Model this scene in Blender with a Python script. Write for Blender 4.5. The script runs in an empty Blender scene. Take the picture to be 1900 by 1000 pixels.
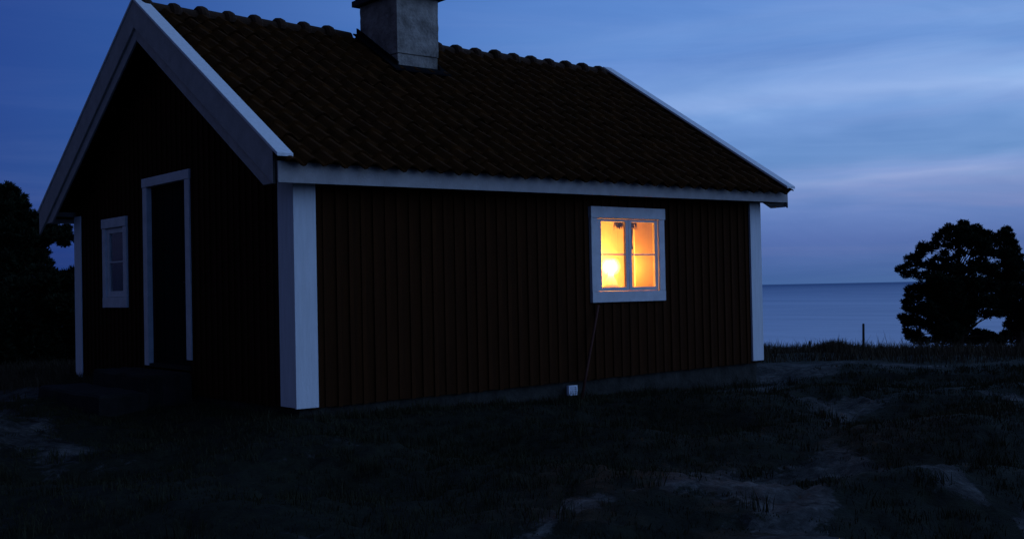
import bpy, bmesh, math, random
import numpy as np
from mathutils import Vector, Matrix, noise
R = math.radians
S = bpy.context.scene
COL = S.collection

# ------------------------------------------------------------------ camera
CAM = Vector((-5.7468, -10.5687, 1.1807))
YAW, PITCH, ROLL, FPX = 0.683934, 0.0172947, 0.0197551, 2134.512
fw = Vector((math.sin(YAW)*math.cos(PITCH), math.cos(YAW)*math.cos(PITCH), math.sin(PITCH)))
rt = Vector((math.cos(YAW), -math.sin(YAW), 0)); up = rt.cross(fw)
cr, sr = math.cos(ROLL), math.sin(ROLL)
ax = cr*rt - sr*up; ay = sr*rt + cr*up
cam = bpy.data.objects.new('camera', bpy.data.cameras.new('camera')); COL.objects.link(cam)
m = Matrix((ax, ay, -fw)).transposed().to_4x4(); m.translation = CAM
cam.matrix_world = m
cam.data.sensor_width = 36; cam.data.lens = FPX/1900*36
cam.data.clip_start = .05; cam.data.clip_end = 60000
S.camera = cam

# ------------------------------------------------------------------ world: blue dusk sky with thin streaks
def nn(nt, t, **kw):
    n = nt.nodes.new(t)
    for k, v in kw.items(): setattr(n, k, v)
    return n
def ramp(nt, stops, interp='LINEAR'):
    n = nn(nt, 'ShaderNodeValToRGB'); n.color_ramp.interpolation = interp
    e = n.color_ramp.elements
    while len(e) < len(stops): e.new(0.5)
    for i, (p, c) in enumerate(stops):
        e[i].position = p; e[i].color = (c[0], c[1], c[2], 1) if not isinstance(c, (int, float)) else (c, c, c, 1)
    return n
def math_(nt, op, a, b=None, c=None):
    n = nn(nt, 'ShaderNodeMath', operation=op)
    for i, x in enumerate((a, b, c)):
        if x is None: continue
        if isinstance(x, (int, float)): n.inputs[i].default_value = x
        else: nt.links.new(x, n.inputs[i])
    return n.outputs[0]
def mixc(nt, mode, f, a, b):
    n = nn(nt, 'ShaderNodeMix', data_type='RGBA', blend_type=mode)
    for i, x in ((0, f), (6, a), (7, b)):
        if isinstance(x, (int, float)): n.inputs[i].default_value = x
        elif isinstance(x, (tuple, list)): n.inputs[i].default_value = (*x, 1)
        else: nt.links.new(x, n.inputs[i])
    return n.outputs[2]
SUN_EL, GLOW_AZ = -4.0, 112.0          # the sun has set behind the right shoulder of the camera
W = bpy.data.worlds.new('World'); S.world = W; W.use_nodes = True
nt = W.node_tree; nt.nodes.clear()
out = nn(nt, 'ShaderNodeOutputWorld'); bg = nn(nt, 'ShaderNodeBackground')
tc = nn(nt, 'ShaderNodeTexCoord'); sep = nn(nt, 'ShaderNodeSeparateXYZ'); nt.links.new(tc.outputs['Generated'], sep.inputs[0])
x, y, z = sep.outputs
hl = math_(nt, 'SQRT', math_(nt, 'ADD', math_(nt, 'MULTIPLY', x, x), math_(nt, 'MULTIPLY', y, y)))
dt = math_(nt, 'ADD', math_(nt, 'MULTIPLY', x, math.sin(R(GLOW_AZ))), math_(nt, 'MULTIPLY', y, math.cos(R(GLOW_AZ))))
dt = math_(nt, 'DIVIDE', dt, math_(nt, 'MAXIMUM', hl, .12))
t = math_(nt, 'MULTIPLY_ADD', dt, .5, .5)
az = ramp(nt, [(.0, (.040, .055, .14)), (.30, (.040, .062, .20)), (.44, (.028, .080, .34)), (.50, (.036, .110, .40)), (.60, (.085, .215, .61)),
               (.70, (.155, .325, .78)), (.78, (.20, .375, .83)), (.88, (.22, .41, .85)), (1, (.27, .54, 1.40))])
nt.links.new(t, az.inputs[0])
el = ramp(nt, [(.0, (.42, .46, .52)), (.012, (.46, .48, .56)), (.035, (.64, .56, .65)), (.06, (.88, .77, .80)), (.10, (1.12, 1.03, .94)),
               (.16, (1.0, .99, .98)), (.26, (.95, .96, .98)), (.6, (.80, .76, .72)), (1, (.66, .64, .58))])
nt.links.new(z, el.inputs[0])
c = mixc(nt, 'MULTIPLY', 1.0, az.outputs[0], el.outputs[0])
mp = nn(nt, 'ShaderNodeMapping'); mp.inputs['Scale'].default_value = (1.6, 1.6, 22); mp.inputs['Rotation'].default_value = (R(1.2), R(-1.5), 0)
nt.links.new(tc.outputs['Generated'], mp.inputs[0])
no = nn(nt, 'ShaderNodeTexNoise'); no.inputs['Scale'].default_value = 1.7; no.inputs['Detail'].default_value = 5; no.inputs['Roughness'].default_value = .55
no.inputs['Distortion'].default_value = .5
nt.links.new(mp.outputs[0], no.inputs['Vector'])
cl = ramp(nt, [(.38, (.0,)*3), (.66, (1,)*3)], 'EASE'); nt.links.new(no.outputs[0], cl.inputs[0])
msk = ramp(nt, [(.0, .0), (.022, .15), (.035, .8), (.09, 1.), (.16, .45), (.3, .15)]); nt.links.new(z, msk.inputs[0])
gl = ramp(nt, [(.5, .15), (.8, 1.)]); nt.links.new(t, gl.inputs[0])
f = math_(nt, 'MULTIPLY', math_(nt, 'MULTIPLY', cl.outputs[0], msk.outputs[0]), gl.outputs[0])
f = math_(nt, 'MULTIPLY', f, .42)
ccol = ramp(nt, [(.0, (.24, .25, .52)), (.05, (.34, .34, .62)), (.1, (.36, .45, .85))]); nt.links.new(z, ccol.inputs[0])
c = mixc(nt, 'MIX', f, c, ccol.outputs[0])
# long soft bands low in the afterglow
wn = nn(nt, 'ShaderNodeTexNoise'); wn.inputs['Scale'].default_value = 1.3; wn.inputs['Detail'].default_value = 4
mp2 = nn(nt, 'ShaderNodeMapping'); mp2.inputs['Scale'].default_value = (2.2, 2.2, 9); nt.links.new(tc.outputs['Generated'], mp2.inputs[0]); nt.links.new(mp2.outputs[0], wn.inputs['Vector'])
e_ = math_(nt, 'ADD', z, math_(nt, 'MULTIPLY_ADD', wn.outputs[0], .12, -.060))
e_ = math_(nt, 'MULTIPLY', e_, 3.0)
bd = ramp(nt, [(.0, (.90, .90, .90)), (.15, (.88, .88, .90)), (.21, (1.0, .95, .94)), (.245, (1.20, 1.08, 1.00)), (.275, (1.02, .97, .96)), (.325, (.76, .83, .87)), (.38, (1.02, 1.0, .98)),
               (.44, (1.48, 1.30, 1.12)), (.50, (1.22, 1.15, 1.06)), (.56, (.95, .97, .98)), (.62, (1.02, 1.02, 1.0)), (.70, (.92, .95, .97)), (.85, (1, 1, 1))], 'EASE')
nt.links.new(e_, bd.inputs[0])
bg_ = ramp(nt, [(.55, .10), (.74, 1.)], 'EASE'); nt.links.new(t, bg_.inputs[0])
c = mixc(nt, 'MULTIPLY', bg_.outputs[0], c, bd.outputs[0])
c = mixc(nt, 'MULTIPLY', 1.0, c, (.80, .85, .85))
mo = nn(nt, 'ShaderNodeTexNoise'); mo.inputs['Scale'].default_value = 3; mo.inputs['Detail'].default_value = 7; mo.inputs['Roughness'].default_value = .6; mo.inputs['Distortion'].default_value = .8
mp3 = nn(nt, 'ShaderNodeMapping'); mp3.inputs['Scale'].default_value = (1.4, 1.4, 9); nt.links.new(tc.outputs['Generated'], mp3.inputs[0]); nt.links.new(mp3.outputs[0], mo.inputs['Vector'])
mr_ = ramp(nt, [(.3, (.86, .90, .93)), (.7, (1.16, 1.10, 1.06))]); nt.links.new(mo.outputs[0], mr_.inputs[0])
c = mixc(nt, 'MULTIPLY', bg_.outputs[0], c, mr_.outputs[0])
sky = nn(nt, 'ShaderNodeTexSky', sky_type='NISHITA', sun_disc=False)
sky.sun_elevation = R(SUN_EL); sky.sun_rotation = R(GLOW_AZ); sky.ozone_density = 3
c = mixc(nt, 'ADD', .02, c, sky.outputs[0])
nt.links.new(c, bg.inputs[0]); bg.inputs[1].default_value = 1.0
nt.links.new(bg.outputs[0], out.inputs[0])
# last glow of the set sun: one very weak, very soft lamp
sl = bpy.data.lights.new('sun', 'SUN'); sl.energy = .24; sl.angle = R(60); sl.color = (.38, .58, 1)
so = bpy.data.objects.new('sun', sl); COL.objects.link(so)
so.rotation_euler = (R(68), 0, R(180-150)); so['kind'] = 'structure'
S.view_settings.view_transform = 'Standard'; S.view_settings.look = 'None'
S.view_settings.exposure = 0; S.view_settings.gamma = 1; S.view_settings.use_curve_mapping = False

# ------------------------------------------------------------------ helpers
class MB:
    def __init__(s): s.v = []; s.f = []; s.mi = []
    def add(s, vs, fs, mi=0):
        b = len(s.v); s.v += [tuple(p) for p in vs]; s.f += [tuple(i+b for i in q) for q in fs]; s.mi += [mi]*len(fs)
    def box(s, x0, x1, y0, y1, z0, z1, mi=0):
        s.add([(x0,y0,z0),(x1,y0,z0),(x1,y1,z0),(x0,y1,z0),(x0,y0,z1),(x1,y0,z1),(x1,y1,z1),(x0,y1,z1)],
              [(0,3,2,1),(4,5,6,7),(0,1,5,4),(1,2,6,5),(2,3,7,6),(3,0,4,7)], mi)
    def prism(s, poly, axis, a, b, mi=0):
        # poly: 2-D outline; axis 'x': (y,z), 'y': (x,z), 'z': (x,y)
        def P(p, t): return {'x': (t,p[0],p[1]), 'y': (p[0],t,p[1]), 'z': (p[0],p[1],t)}[axis]
        n = len(poly); vs = [P(p, a) for p in poly]+[P(p, b) for p in poly]
        s.add(vs, [tuple(range(n))[::-1], tuple(range(n, 2*n))]+[(i, (i+1)%n, n+(i+1)%n, n+i) for i in range(n)], mi)
    def tube(s, pts, rad, n=8, mi=0, cap=True):
        pts = [Vector(p) for p in pts]; rad = rad if isinstance(rad, (list, tuple)) else [rad]*len(pts)
        b = len(s.v); ref = Vector((0.13, .31, .94))
        for i, p in enumerate(pts):
            d = (pts[min(i+1, len(pts)-1)]-pts[max(i-1, 0)]).normalized()
            u = d.cross(ref)
            if u.length < .05: u = d.cross(Vector((1, 0, 0)))
            u.normalize(); w = d.cross(u)
            for k in range(n):
                a = 2*math.pi*k/n; s.v.append(tuple(p+rad[i]*(math.cos(a)*u+math.sin(a)*w)))
        for i in range(len(pts)-1):
            for k in range(n):
                s.f.append((b+i*n+k, b+i*n+(k+1)%n, b+(i+1)*n+(k+1)%n, b+(i+1)*n+k)); s.mi.append(mi)
        if cap:
            s.f.append(tuple(b+k for k in range(n))[::-1]); s.mi.append(mi)
            e = b+(len(pts)-1)*n; s.f.append(tuple(e+k for k in range(n))); s.mi.append(mi)
    def build(s, name, mats, parent=None, smooth=False, fix=True, bevel=0):
        me = bpy.data.meshes.new(name); me.from_pydata(s.v, [], s.f)
        for mm in (mats if isinstance(mats, (list, tuple)) else [mats]): me.materials.append(mm)
        me.polygons.foreach_set('material_index', s.mi)
        if fix:
            bm = bmesh.new(); bm.from_mesh(me); bmesh.ops.recalc_face_normals(bm, faces=bm.faces); bm.to_mesh(me); bm.free()
        if smooth: me.polygons.foreach_set('use_smooth', [True]*len(me.polygons))
        me.update()
        o = bpy.data.objects.new(name, me); COL.objects.link(o)
        if parent:
            o.parent = parent; o.matrix_parent_inverse = Matrix.Translation(-parent.matrix_world.translation) if False else Matrix.Identity(4)
        if bevel:
            bv = o.modifiers.new('bevel', 'BEVEL'); bv.width = bevel; bv.segments = 2; bv.limit_method = 'ANGLE'
        return o
def tag(o, label=None, cat=None, group=None, kind=None):
    for k, v in (('label', label), ('category', cat), ('group', group), ('kind', kind)):
        if v: o[k] = v
    return o
def empty(name, label, cat, group=None):
    o = bpy.data.objects.new(name, None); COL.objects.link(o); o.empty_display_size = .2
    return tag(o, label, cat, group)
def settle(root, loc):
    """put the Empty at its thing's base while the built parts stay where they are"""
    root.location = loc
    for ch in root.children: ch.location = Vector(ch.location)-Vector(loc)

def mat(name, base, rough=.8, var=None, scale=6, amt=.5, bump=0, bscale=40, stretch=(1, 1, 1), spec=.3, coord='Object', detail=6):
    mt = bpy.data.materials.new(name); mt.use_nodes = True; nt = mt.node_tree
    p = nt.nodes['Principled BSDF']; p.inputs['Roughness'].default_value = rough; p.inputs['Specular IOR Level'].default_value = spec
    p.inputs['Base Color'].default_value = (*base, 1)
    tcn = nn(nt, 'ShaderNodeTexCoord'); mp = nn(nt, 'ShaderNodeMapping'); mp.inputs['Scale'].default_value = stretch
    nt.links.new(tcn.outputs[coord], mp.inputs[0])
    if var:
        n1 = nn(nt, 'ShaderNodeTexNoise'); n1.inputs['Scale'].default_value = scale; n1.inputs['Detail'].default_value = detail; n1.inputs['Roughness'].default_value = .65
        nt.links.new(mp.outputs[0], n1.inputs['Vector'])
        r = ramp(nt, [(.5-.25*amt-.05, base), (.5+.25*amt+.05, var)]); nt.links.new(n1.outputs[0], r.inputs[0])
        nt.links.new(r.outputs[0], p.inputs['Base Color'])
    if bump:
        n2 = nn(nt, 'ShaderNodeTexNoise'); n2.inputs['Scale'].default_value = bscale; n2.inputs['Detail'].default_value = 8
        nt.links.new(mp.outputs[0], n2.inputs['Vector'])
        b = nn(nt, 'ShaderNodeBump'); b.inputs['Strength'].default_value = bump; b.inputs['Distance'].default_value = .02
        nt.links.new(n2.outputs[0], b.inputs['Height']); nt.links.new(b.outputs[0], p.inputs['Normal'])
    return mt
def emis(name, colr, st):
    mt = bpy.data.materials.new(name); mt.use_nodes = True; p = mt.node_tree.nodes['Principled BSDF']
    p.inputs['Base Color'].default_value = (.8, .7, .5, 1)
    p.inputs['Emission Color'].default_value = (*colr, 1); p.inputs['Emission Strength'].default_value = st
    return mt
M = {}
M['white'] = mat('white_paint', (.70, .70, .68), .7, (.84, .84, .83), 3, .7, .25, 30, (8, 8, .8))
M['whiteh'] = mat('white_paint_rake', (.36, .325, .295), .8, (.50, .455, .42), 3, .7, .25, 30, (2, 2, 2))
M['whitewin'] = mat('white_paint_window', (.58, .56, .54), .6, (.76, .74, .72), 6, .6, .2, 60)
M['red'] = mat('red_distemper', (.024, .0085, .0022), .95, (.050, .0165, .004), 2.2, .9, .5, 50, (5, 5, .5), .1)
M['redb'] = mat('red_distemper_batten', (.030, .0105, .0028), .95, (.060, .020, .005), 3, .9, .5, 50, (5, 5, .5), .1)
M['tile'] = mat('roof_tile', (.024, .0095, .0022), .95, (.066, .0235, .0052), 4, .9, .4, 60, (1, 1, 1), .05)
M['ridge'] = mat('ridge_tile', (.022, .011, .004), .9, (.055, .022, .009), 7, .9, .4, 60, (1, 1, 1), .2)
M['render'] = mat('chimney_render', (.13, .11, .09), .95, (.46, .40, .33), 4.2, .7, .7, 26, spec=.1)
M['soot'] = mat('dark_slab', (.018, .017, .018), .8, (.035, .032, .032), 5, .7, .4, 30)
M['flash'] = mat('tarred_metal', (.006, .006, .006), .85, (.014, .014, .014), 5, .7, .1, 30, spec=0)
M['stone'] = mat('foundation_stone', (.018, .017, .014), .95, (.065, .060, .050), 5, .7, .8, 20, spec=.1)
M['step'] = mat('step_stone', (.012, .012, .011), .95, (.034, .032, .028), 4, .8, .6, 25, spec=.1)
M['doorm'] = mat('dark_green_door', (.003, .005, .005), .8, (.006, .009, .008), 4, .8, .3, 40, (6, 6, .6), .05)
M['jamb'] = mat('dark_jamb', (.03, .012, .010), .9)
M['pine_board'] = mat('inner_paint', (.72, .60, .44), .8, (.80, .70, .52), 3, .8, .15, 30, (4, 4, .5))
M['lining'] = mat('varnished_lining', (.25, .175, .05), .6, (.33, .235, .075), 4, .8, .1, 30, (6, 6, 1))
M['ceil'] = mat('inner_ceiling', (.6, .5, .36), .8, (.72, .62, .45), 3, .8)
M['floor'] = mat('inner_floor', (.18, .09, .04), .6, (.3, .16, .08), 3, .8, 0, 30, (1, 9, 1))
M['table'] = mat('table_wood', (.22, .11, .05), .5, (.3, .16, .08), 3, .8)
M['iron'] = mat('dark_iron', (.02, .018, .016), .5, (.05, .03, .02), 9, .6)
M['twig'] = mat('dried_twigs', (.012, .008, .005), .9, (.03, .02, .01), 9, .6)
M['bark'] = mat('pine_bark', (.020, .014, .011), .95, (.05, .032, .022), 5, .8, .8, 12, (1, 1, .4), .1)
M['needle'] = mat('pine_needles', (.008, .013, .007), .9, (.022, .032, .015), 1.2, .8, spec=.08)
M['grass'] = mat('heath_grass', (.016, .018, .009), .95, (.045, .042, .022), .8, .9, spec=.05)
M['drygrass'] = mat('dry_crest_grass', (.030, .024, .014), .95, (.095, .068, .042), 1.1, .9, spec=.05)
M['grey'] = mat('weathered_wood', (.050, .016, .010), .9, (.10, .032, .02), 8, .8, .4, 30, (6, 6, .6))
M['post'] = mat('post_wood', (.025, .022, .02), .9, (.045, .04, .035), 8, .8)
M['vent'] = mat('white_vent', (.78, .80, .84), .5, (.86, .88, .9), 30, .6)

g = bpy.data.materials.new('window_glass'); g.use_nodes = True; nt = g.node_tree; nt.nodes.clear()
o_ = nn(nt, 'ShaderNodeOutputMaterial'); tr = nn(nt, 'ShaderNodeBsdfTransparent'); gs = nn(nt, 'ShaderNodeBsdfGlossy'); mx = nn(nt, 'ShaderNodeMixShader')
lw = nn(nt, 'ShaderNodeLayerWeight'); fac = math_(nt, 'MULTIPLY_ADD', math_(nt, 'POWER', lw.outputs['Facing'], 4), .5, .03)
gs.inputs['Roughness'].default_value = .03; tr.inputs[0].default_value = (.93, .94, .93, 1)
nt.links.new(fac, mx.inputs[0]); nt.links.new(tr.outputs[0], mx.inputs[1]); nt.links.new(gs.outputs[0], mx.inputs[2]); nt.links.new(mx.outputs[0], o_.inputs[0])
M['glass'] = g

# ------------------------------------------------------------------ ground
def pix(P):
    d = Vector(P)-CAM; zz = d.dot(fw)
    if zz < .3: return None
    u = FPX*d.dot(rt)/zz; w = -FPX*d.dot(up)/zz
    return 950+u*cr+w*sr, 500-u*sr+w*cr
CTRL = [(-5.7,-10.6,-.46),(-8,-6,-.45),(-3.5,-2.5,-.34),(-1.1,-4.9,-.42),(1.1,-7,-.46),(5,-9,-.5),(-12,-3,-.4),(-2,-13,-.5),(6,-14,-.5),(-14,-14,-.5),
        (1,-2.2,-.30),(3.5,-1.9,-.36),(5,-3.6,-.30),(8,-4,-.22),(-1.3,.3,-.2),(-2.7,-.6,-.28),
        (0,-.1,-.06),(.5,-.25,-.10),(1,-.1,-.13),(2.2,-.1,-.14),(3.2,-.1,-.15),(4.2,-.1,-.17),(5.1,-.1,-.19),(6.2,-.1,-.22),(7.25,-.1,-.25),(7.45,.3,-.16),
        (-.2,.6,-.05),(-.2,2,-.06),(-.2,4,-.05),(-.2,5.4,-.03),(-.3,6.6,-.02),(-1.6,3.6,-.08),(-3,5,-.12),(-.6,6.9,-.02),(-2,8.5,-.05),(.2,8,0),
        (3.5,3,-.35),(1.6,1.6,-.35),(5.6,1.6,-.35),(5.6,4.8,-.3),(1.6,4.8,-.3),
        (8.26,.57,-.01),(9.24,-.47,0),(11,-2.05,0),(10,.5,-.02),(12.5,-3.8,.0),(7.7,1.5,-.02),(14,-6,-.02),(7.5,5,-.1),(4,7.5,-.1)]
CA = np.array(CTRL)
FD = [0, 18, 22, 28, 45, 60, 72, 84, 100, 140, 1e5]; FZ = [0, 0, -.12, -.5, -1.35, -2.1, -3.2, -5.5, -9.5, -13, -13]
FZL = [0, 0, -.05, -.2, -.45, -.8, -1.5, -3, -7, -13, -13]
def sstep(a, b, x):
    t = min(1, max(0, (x-a)/(b-a))); return t*t*(3-2*t)
def ground_z(x, y, fine=True):
    w = 1/((CA[:, 0]-x)**2+(CA[:, 1]-y)**2+.05)**1.6
    z = float((w*CA[:, 2]).sum()/w.sum())
    dx, dy = x-CAM.x, y-CAM.y; D = math.hypot(dx, dy)
    a = math.degrees(math.atan2(dx, dy))
    if -60 < a < 150:
        k = sstep(25, 36, a)
        fz = (1-k)*np.interp(D, FD, FZL)+k*np.interp(D, FD, FZ)
    else: fz = np.interp(D, FD, [0,-.3,-.4,-.5,-.7,-1,-1,-1,-1,-1,-1])
    b = sstep(16.5, 20, D); z = z*(1-b)+fz*b
    if fine:
        near = 1.0
        near = .18+.82*sstep(.3, 1.3, max(-x, x-7.43, -y, y-6.6))
        v = Vector((x, y, 0))
        n = .10*noise.noise(v*.45)+.05*noise.noise(v*1.3+Vector((9, 2, 0)))+.022*noise.noise(v*3.7)+.010*noise.noise(v*9)
        tt = noise.noise(Vector((x*.55+y*.2, y*.75-x*.1, 7.7)))*7+noise.noise(v*2.2)*.5; fl_ = math.floor(tt); fr_ = tt-fl_
        n += .045*(fl_+sstep(.72, 1.0, fr_)*1.0+.12*fr_)-.02
        r = 1-abs(noise.noise(Vector((x*.9+y*.25, y*1.5, 3.3))))*2; n -= .05*max(0, r-.8)*4
        z += n*near*(1 if D < 17 else .45)*(1-.5*sstep(14.5, 17.5, D))
    return z
# patches of heath and grass on the rock: (centre x, y, half-lengths) laid out from where they lie round the cabin
VP = [(1260,790,235,52,1.1),(1430,735,110,18,.5),(1690,715,230,30,1),(1880,690,120,24,.9),(1760,800,190,45,1),(1500,868,75,20,1),(1640,905,90,26,.9),(1740,945,180,42,1),
      (980,850,290,75,.9),(300,790,200,52,1),(1000,790,170,42,.9),(300,955,330,60,.8),(700,880,160,40,.6),(1880,850,90,50,.9),(600,960,250,30,.4),
      (1500,660,120,12,1),(430,720,110,18,.6),(60,700,130,14,1),(1250,960,160,40,.6),(860,770,110,18,.5),(560,815,200,30,.8),(700,940,300,60,.8),(300,880,300,40,.7),(1100,880,200,50,.7),(40,900,160,60,.6),(1120,985,120,40,.7),(40,800,70,30,.4)]
def veg(x, y):
    D = math.hypot(x-CAM.x, y-CAM.y)
    p = pix((x, y, -.3 if D < 15 else -.05)); s = 0
    if p:
        for cx, cy, rx, ry, w in VP:
            d = ((p[0]-cx)/rx)**2+((p[1]-cy)/ry)**2
            if d < 2.2: s = max(s, w*(1-d/2.2)*1.5)
    else: s = .5
    v = Vector((x, y, 0))
    s += .42*noise.noise(v*1.1+Vector((4, 4, 0)))+.25*noise.noise(v*3.1)
    if D > 17.6: s += sstep(17.9, 19.0, D)*1.2
    return max(0, min(1, s))
def coords(c0, half, step, far):
    a = [0]; d = step
    while a[-1] < half: a.append(a[-1]+step)
    while a[-1] < far: d *= 1.16; a.append(a[-1]+d)
    return [c0-q for q in a[:0:-1]]+[c0+q for q in a]
xs = coords(2.0, 13, .095, 600); ys = coords(-2.0, 10, .095, 600)
nx, ny = len(xs), len(ys)
vs = []; vg = []
for j, yy in enumerate(ys):
    for i, xx in enumerate(xs):
        vs.append((xx, yy, ground_z(xx, yy))); vg.append(veg(xx, yy))
fs = [(j*nx+i, j*nx+i+1, (j+1)*nx+i+1, (j+1)*nx+i) for j in range(ny-1) for i in range(nx-1)]
me = bpy.data.meshes.new('ground'); me.from_pydata(vs, [], fs)
me.polygons.foreach_set('use_smooth', [True]*len(me.polygons))
at = me.attributes.new('heath', 'FLOAT', 'POINT'); at.data.foreach_set('value', vg)
gm = bpy.data.materials.new('rock_and_heath'); gm.use_nodes = True; nt = gm.node_tree; p = nt.nodes['Principled BSDF']
p.inputs['Roughness'].default_value = .92; p.inputs['Specular IOR Level'].default_value = .12
tcn = nn(nt, 'ShaderNodeTexCoord')
def tex(scale, detail=7, rough=.65, st=(1, 1, 1)):
    mpn = nn(nt, 'ShaderNodeMapping'); mpn.inputs['Scale'].default_value = st; nt.links.new(tcn.outputs['Object'], mpn.inputs[0])
    n = nn(nt, 'ShaderNodeTexNoise'); n.inputs['Scale'].default_value = scale; n.inputs['Detail'].default_value = detail; n.inputs['Roughness'].default_value = rough
    nt.links.new(mpn.outputs[0], n.inputs['Vector']); return n.outputs[0]
r1 = ramp(nt, [(.33, (.022, .0215, .020)), (.5, (.058, .055, .051)), (.68, (.130, .124, .115))]); nt.links.new(tex(2.2, 10, .7, (1, 1.6, 1)), r1.inputs[0])
r1b = ramp(nt, [(.40, (.45, .42, .38)), (.6, (1, 1, 1))]); nt.links.new(tex(14, 6), r1b.inputs[0])
rock = mixc(nt, 'MULTIPLY', .8, r1.outputs[0], r1b.outputs[0])
r2 = ramp(nt, [(.35, (.006, .007, .004)), (.65, (.020, .021, .011))]); nt.links.new(tex(6, 8), r2.inputs[0])
an = nn(nt, 'ShaderNodeAttribute', attribute_name='heath')
mk = math_(nt, 'ADD', an.outputs['Fac'], math_(nt, 'MULTIPLY_ADD', tex(9, 8, .7), .9, -.45))
mr = ramp(nt, [(.46, 0.), (.56, 1.)]); nt.links.new(mk, mr.inputs[0])
vo_ = nn(nt, 'ShaderNodeTexVoronoi', feature='DISTANCE_TO_EDGE'); vo_.inputs['Scale'].default_value = .55
mpv = nn(nt, 'ShaderNodeMapping'); mpv.inputs['Scale'].default_value = (1, 1.7, .3); nt.links.new(tcn.outputs['Object'], mpv.inputs[0])
wv_ = nn(nt, 'ShaderNodeVectorMath', operation='ADD'); nt.links.new(mpv.outputs[0], wv_.inputs[0])
wn_ = nn(nt, 'ShaderNodeTexNoise'); wn_.inputs['Scale'].default_value = 2; wn_.inputs['Detail'].default_value = 6; nt.links.new(mpv.outputs[0], wn_.inputs['Vector']); nt.links.new(wn_.outputs['Color'], wv_.inputs[1])
nt.links.new(wv_.outputs[0], vo_.inputs['Vector'])
ck = ramp(nt, [(.0, .15), (.022, 1.)]); nt.links.new(vo_.outputs['Distance'], ck.inputs[0])
rock = mixc(nt, 'MULTIPLY', .85, rock, ck.outputs[0])
nt.links.new(mixc(nt, 'MIX', mr.outputs[0], rock, r2.outputs[0]), p.inputs['Base Color'])
bp = nn(nt, 'ShaderNodeBump'); bp.inputs['Strength'].default_value = .8; bp.inputs['Distance'].default_value = .05
nt.links.new(math_(nt, 'ADD', tex(11, 10, .7), math_(nt, 'MULTIPLY', tex(2.5, 8, .6, (1, 2.2, 1)), 1.6)), bp.inputs['Height']); nt.links.new(bp.outputs[0], p.inputs['Normal'])
me.materials.append(gm)
go = bpy.data.objects.new('ground', me); COL.objects.link(go); tag(go, 'dark bare rock with heath patches round the cabin', kind='structure')

# sea
sm = bpy.data.materials.new('sea_water'); sm.use_nodes = True; nt = sm.node_tree; p = nt.nodes['Principled BSDF']
p.inputs['Roughness'].default_value = .32; p.inputs['IOR'].default_value = 1.33
tcn = nn(nt, 'ShaderNodeTexCoord')
def tex2(scale, st):
    mpn = nn(nt, 'ShaderNodeMapping'); mpn.inputs['Scale'].default_value = st; mpn.inputs['Rotation'].default_value = (0, 0, R(35)); nt.links.new(tcn.outputs['Object'], mpn.inputs[0])
    n = nn(nt, 'ShaderNodeTexNoise'); n.inputs['Scale'].default_value = scale; n.inputs['Detail'].default_value = 8; nt.links.new(mpn.outputs[0], n.inputs['Vector']); return n.outputs[0]
ln = nn(nt, 'ShaderNodeVectorMath', operation='LENGTH'); nt.links.new(tcn.outputs['Object'], ln.inputs[0])
lg = math_(nt, 'LOGARITHM', ln.outputs['Value'], 10); lf_ = math_(nt, 'DIVIDE', math_(nt, 'SUBTRACT', lg, 2.1), 1.7)
lf_ = math_(nt, 'ADD', lf_, math_(nt, 'MULTIPLY_ADD', tex2(.004, (1, 4, 1)), .3, -.15))
sc = ramp(nt, [(0, (.07, .13, .22)), (.5, (.04, .08, .16)), (1, (.012, .035, .09))]); nt.links.new(lf_, sc.inputs[0]); nt.links.new(sc.outputs[0], p.inputs['Base Color'])
st_ = ramp(nt, [(0, (.54, .57, .66)), (.5, (.36, .42, .54)), (1, (.15, .215, .34))]); nt.links.new(lf_, st_.inputs[0])
mpw = nn(nt, 'ShaderNodeMapping'); mpw.inputs['Rotation'].default_value = (0, 0, R(-34)); mpw.inputs['Scale'].default_value = (.022, .004, 1); nt.links.new(tcn.outputs['Object'], mpw.inputs[0])
nw = nn(nt, 'ShaderNodeTexNoise'); nw.inputs['Scale'].default_value = 1; nw.inputs['Detail'].default_value = 9; nw.inputs['Roughness'].default_value = .75; nt.links.new(mpw.outputs[0], nw.inputs['Vector'])
rw = ramp(nt, [(.3, (.72, .76, .80)), (.7, (1.22, 1.18, 1.16))]); nt.links.new(nw.outputs[0], rw.inputs[0])
gsr = nn(nt, 'ShaderNodeBsdfGlossy'); gsr.inputs['Roughness'].default_value = .30; nt.links.new(mixc(nt, 'MULTIPLY', 1., st_.outputs[0], rw.outputs[0]), gsr.inputs[0])
dfs = nn(nt, 'ShaderNodeBsdfDiffuse'); nt.links.new(sc.outputs[0], dfs.inputs[0])
mxs = nn(nt, 'ShaderNodeMixShader'); mxs.inputs[0].default_value = .8; nt.links.new(dfs.outputs[0], mxs.inputs[1]); nt.links.new(gsr.outputs[0], mxs.inputs[2])
nt.links.new(mxs.outputs[0], nt.nodes['Material Output'].inputs[0])
b1 = nn(nt, 'ShaderNodeBump'); b1.inputs['Strength'].default_value = .55; b1.inputs['Distance'].default_value = .5
nt.links.new(tex2(.35, (1, 3, 1)), b1.inputs['Height'])
nt.links.new(b1.outputs[0], gsr.inputs['Normal'])
sv = MB(); NS = 96; RS = [60, 200, 700, 2500, 9000, 40000]
for r_ in RS:
    for k in range(NS): a = 2*math.pi*k/NS; sv.v.append((r_*math.cos(a), r_*math.sin(a), -8.0))
for q in range(len(RS)-1):
    for k in range(NS): sv.f.append((q*NS+k, q*NS+(k+1)%NS, (q+1)*NS+(k+1)%NS, (q+1)*NS+k)); sv.mi.append(0)
tag(sv.build('sea', sm, fix=False), 'calm blue grey sea to the horizon', kind='structure')

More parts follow.
